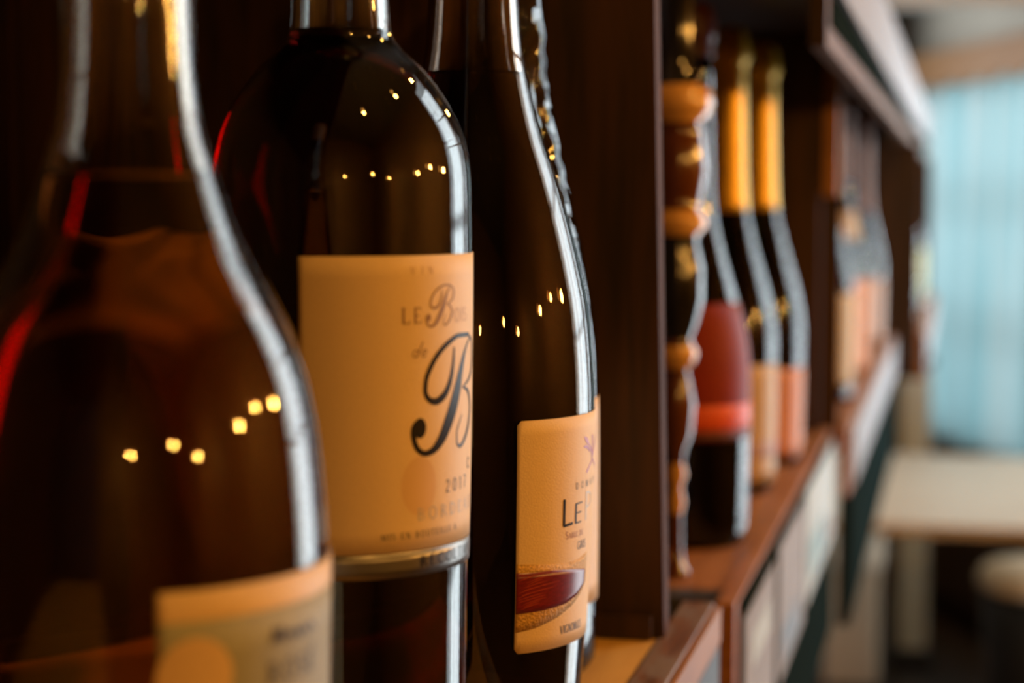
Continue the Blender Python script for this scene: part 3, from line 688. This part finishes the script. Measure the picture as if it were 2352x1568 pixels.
p6 = putter(prof, base, 0.0006); strip(bm, sp, ws, p6); text(bm, 'ROS\u00c9', ang1(42), Z(1.2990), 4.6, p6, gap=0.2); obj('dark_lettering', bm, M['ink_grey'], lab)

# --- embossed bottle behind the third
loc = (-0.1788, 0.7181, 1.2082); base = facing(loc)
prof = spline([(0.035, 0.0), (0.0382, 0.006), (0.0385, 0.03), (0.0388, 0.08), (0.0384, 0.1215), (0.0358, 0.148), (0.0317, 0.1709), (0.0277, 0.1867), (0.0238, 0.2043), (0.0203, 0.222), (0.0176, 0.236), (0.0165, 0.25), (0.0159, 0.271), (0.0150, 0.31), (0.0160, 0.312), (0.0160, 0.325), (0.0145, 0.327)], 120)
def lumps(a, z):
    if z < 0.16 or z > 0.268: return 0.0
    k = min(1, (z - 0.16)/0.02)*min(1, (0.268 - z)/0.008)
    return 0.0011*k*math.sin(9*a + 3*math.sin(z*140))*math.sin(z*310 + 2*math.sin(4*a))
t = thing('wine_bottle', 'dark bottle with an embossed knobbly neck, half hidden behind the wine-red banded one', 'bottle', loc)
bottle_mesh('glass_body', prof, M['dark_glass'], t, seg=120, shell=False, bumpf=lumps)
obj('neck_label', wrap(prof, base, -60, 200, 0.271, 0.288, na=50, nz=3), M['paper_gold'], t, True)
obj('front_label', wrap(prof, base, 30, 150, 1.2372 - zo, 1.3194 - zo, na=50, nz=10, corner=0.004), M['paper_gold'], t, True)
capsule(prof, 0.290, M['foil_black'], t)

# --- slim bottles further along: one built, then its look changed bottle by bottle
SLIM = spline([(0.034, 0.0), (0.0365, 0.005), (0.0375, 0.02), (0.0382, 0.07), (0.0382, 0.110), (0.0365, 0.130), (0.031, 0.154), (0.0258, 0.172), (0.0205, 0.191), (0.0165, 0.208), (0.0145, 0.224), (0.0132, 0.26), (0.0125, 0.30), (0.0125, 0.324), (0.0140, 0.327), (0.0140, 0.338), (0.0122, 0.346), (0.0105, 0.348)], 90)
def slim(x, y, label, foil, foil_z, z0, z1, lm, bands=(), a=(-35, 130), h=1.0, ring=0.328, z=1.1762, w=1.0):
    loc = (x, y, z); b = facing(loc); pr = [(r*w, q*h) for r, q in SLIM]
    t = thing('wine_bottle', label, 'bottle', loc)
    bottle_mesh('glass_body', pr, M['dark_glass'], t, seg=56, shell=False)
    capsule(pr, foil_z*h, foil, t, seg=40, ring=ring*h if ring else None)
    l = obj('front_label', wrap(pr, b, a[0], a[1], z0, z1, na=36, nz=8), lm, t, True)
    for c0, c1, m in bands: obj('label_band', wrap(pr, b, a[0] + 0.5, a[1] - 0.5, c0, c1, off=0.0005, na=36, nz=3), m, l, True)
    return t
slim(-0.1668, 1.1739, 'dark bottle with a red label and dark red cap behind the turned baluster', M['foil_red'], 0.315, 0.070, 0.156, M['label_red'], [(0.076, 0.092, M['label_scarlet']), (0.0705, 0.0755, M['label_plum'])], h=0.99, ring=None)
slim(-0.1702, 1.3892, 'slim dark bottle with orange foil neck and tan label, left of a matching pair', M['foil_gold'], 0.213, 0.009, 0.098, M['label_tan'], [(0.028, 0.040, M['label_pink'])])
slim(-0.1627, 1.5454, 'slim dark bottle with orange foil neck and orange label, right of a matching pair', M['foil_gold'], 0.213, 0.008, 0.081, M['label_orange'])
slim(-0.1420, 2.0251, 'dusty pink capped bottle with a tan label just past the dark divider', M['foil_pink'], 0.213, 0.019, 0.119, M['label_tan'], w=0.88)
slim(-0.1420, 2.3346, 'bottle with pale neck ring and orange label, middle of the three past the divider', M['foil_brown'], 0.24, 0.005, 0.120, M['label_orange'], w=0.88)
slim(-0.1420, 2.8203, 'bottle with a pinkish label, last of the three before the far unit', M['foil_brown'], 0.20, 0.006, 0.100, M['label_pink'], w=0.88)
slim(-0.1000, 3.3729, 'bottle with a pale tan label in the far shelf unit', M['foil_pink'], 0.20, 0.075, 0.160, M['label_cream'], h=0.93, ring=None, w=0.9)
slim(-0.0980, 3.8000, 'bottle with an olive green label at the far end by the curtain', M['foil_brown'], 0.20, 0.02, 0.120, M['label_green'], h=0.93, ring=None, w=0.9)
for o in [x for x in C.objects if x.get('label', '').startswith('bottle with pale neck ring')]:
    b = facing(o.location); obj('neck_label', wrap([(r*0.88, q) for r, q in SLIM], b, -60, 200, 0.170, 0.205, na=36, nz=6), M['label_cream'], o, True)

# ------------------------------------------------------------------ lamps of the room
def pendant(x, y, z, label, hgt=3.6):
    t = thing('pendant_lamp', label, 'lamp', (x, y, z), group='bare bulb pendants in the room')
    obj('bulb', lathe(bmesh.new(), [(0, -0.030), (0.015, -0.027), (0.026, -0.014), (0.030, 0.0), (0.026, 0.016), (0.016, 0.032), (0.012, 0.042), (0, 0.042)], 20), M['bulb'], t, True)
    obj('socket', lathe(bmesh.new(), [(0, 0.0425), (0.016, 0.0425), (0.018, 0.07), (0.012, 0.09), (0, 0.09)], 20), M['brass'], t, True)
    obj('cord', lathe(bmesh.new(), [(0, 0.0905), (0.003, 0.0905), (0.003, hgt - z - 0.0205), (0, hgt - z - 0.0205)], 8), M['black_metal'], t)
    obj('ceiling_rose', lathe(bmesh.new(), [(0, hgt - z - 0.02), (0.04, hgt - z - 0.02), (0.045, hgt - z - 0.0005), (0, hgt - z - 0.0005)], 24), M['brass'], t, True)
for p, wh in [((1.55, 0.45, 1.64), 'low in the aisle straight across from the near bottles'), ((1.15, 1.25, 1.60), 'lowest of all, across from the turned baluster'),
             ((1.75, -1.35, 1.80), 'behind the viewer on the window side'), ((0.95, -2.3, 1.80), 'furthest back, by the rear wall'),
             ((2.3, -0.9, 1.70), 'closest to the rear end of the window wall'), ((1.7, 0.95, 1.74), 'beside the nearer glazed door'),
             ((0.50, 3.05, 2.25), 'added out of view to warm the table and far wall'),  # added fill bulb for the far end
             ((0.50, -0.10, 2.58), 'high over the aisle, just beside the viewer'), ((0.75, 0.70, 2.58), 'high over the aisle, beside the embossed bottle'), ((0.65, 1.55, 2.58), 'high over the aisle, beside the orange foil bottles')]:
    pendant(*p, 'bare warm bulb on a cord ' + wh)
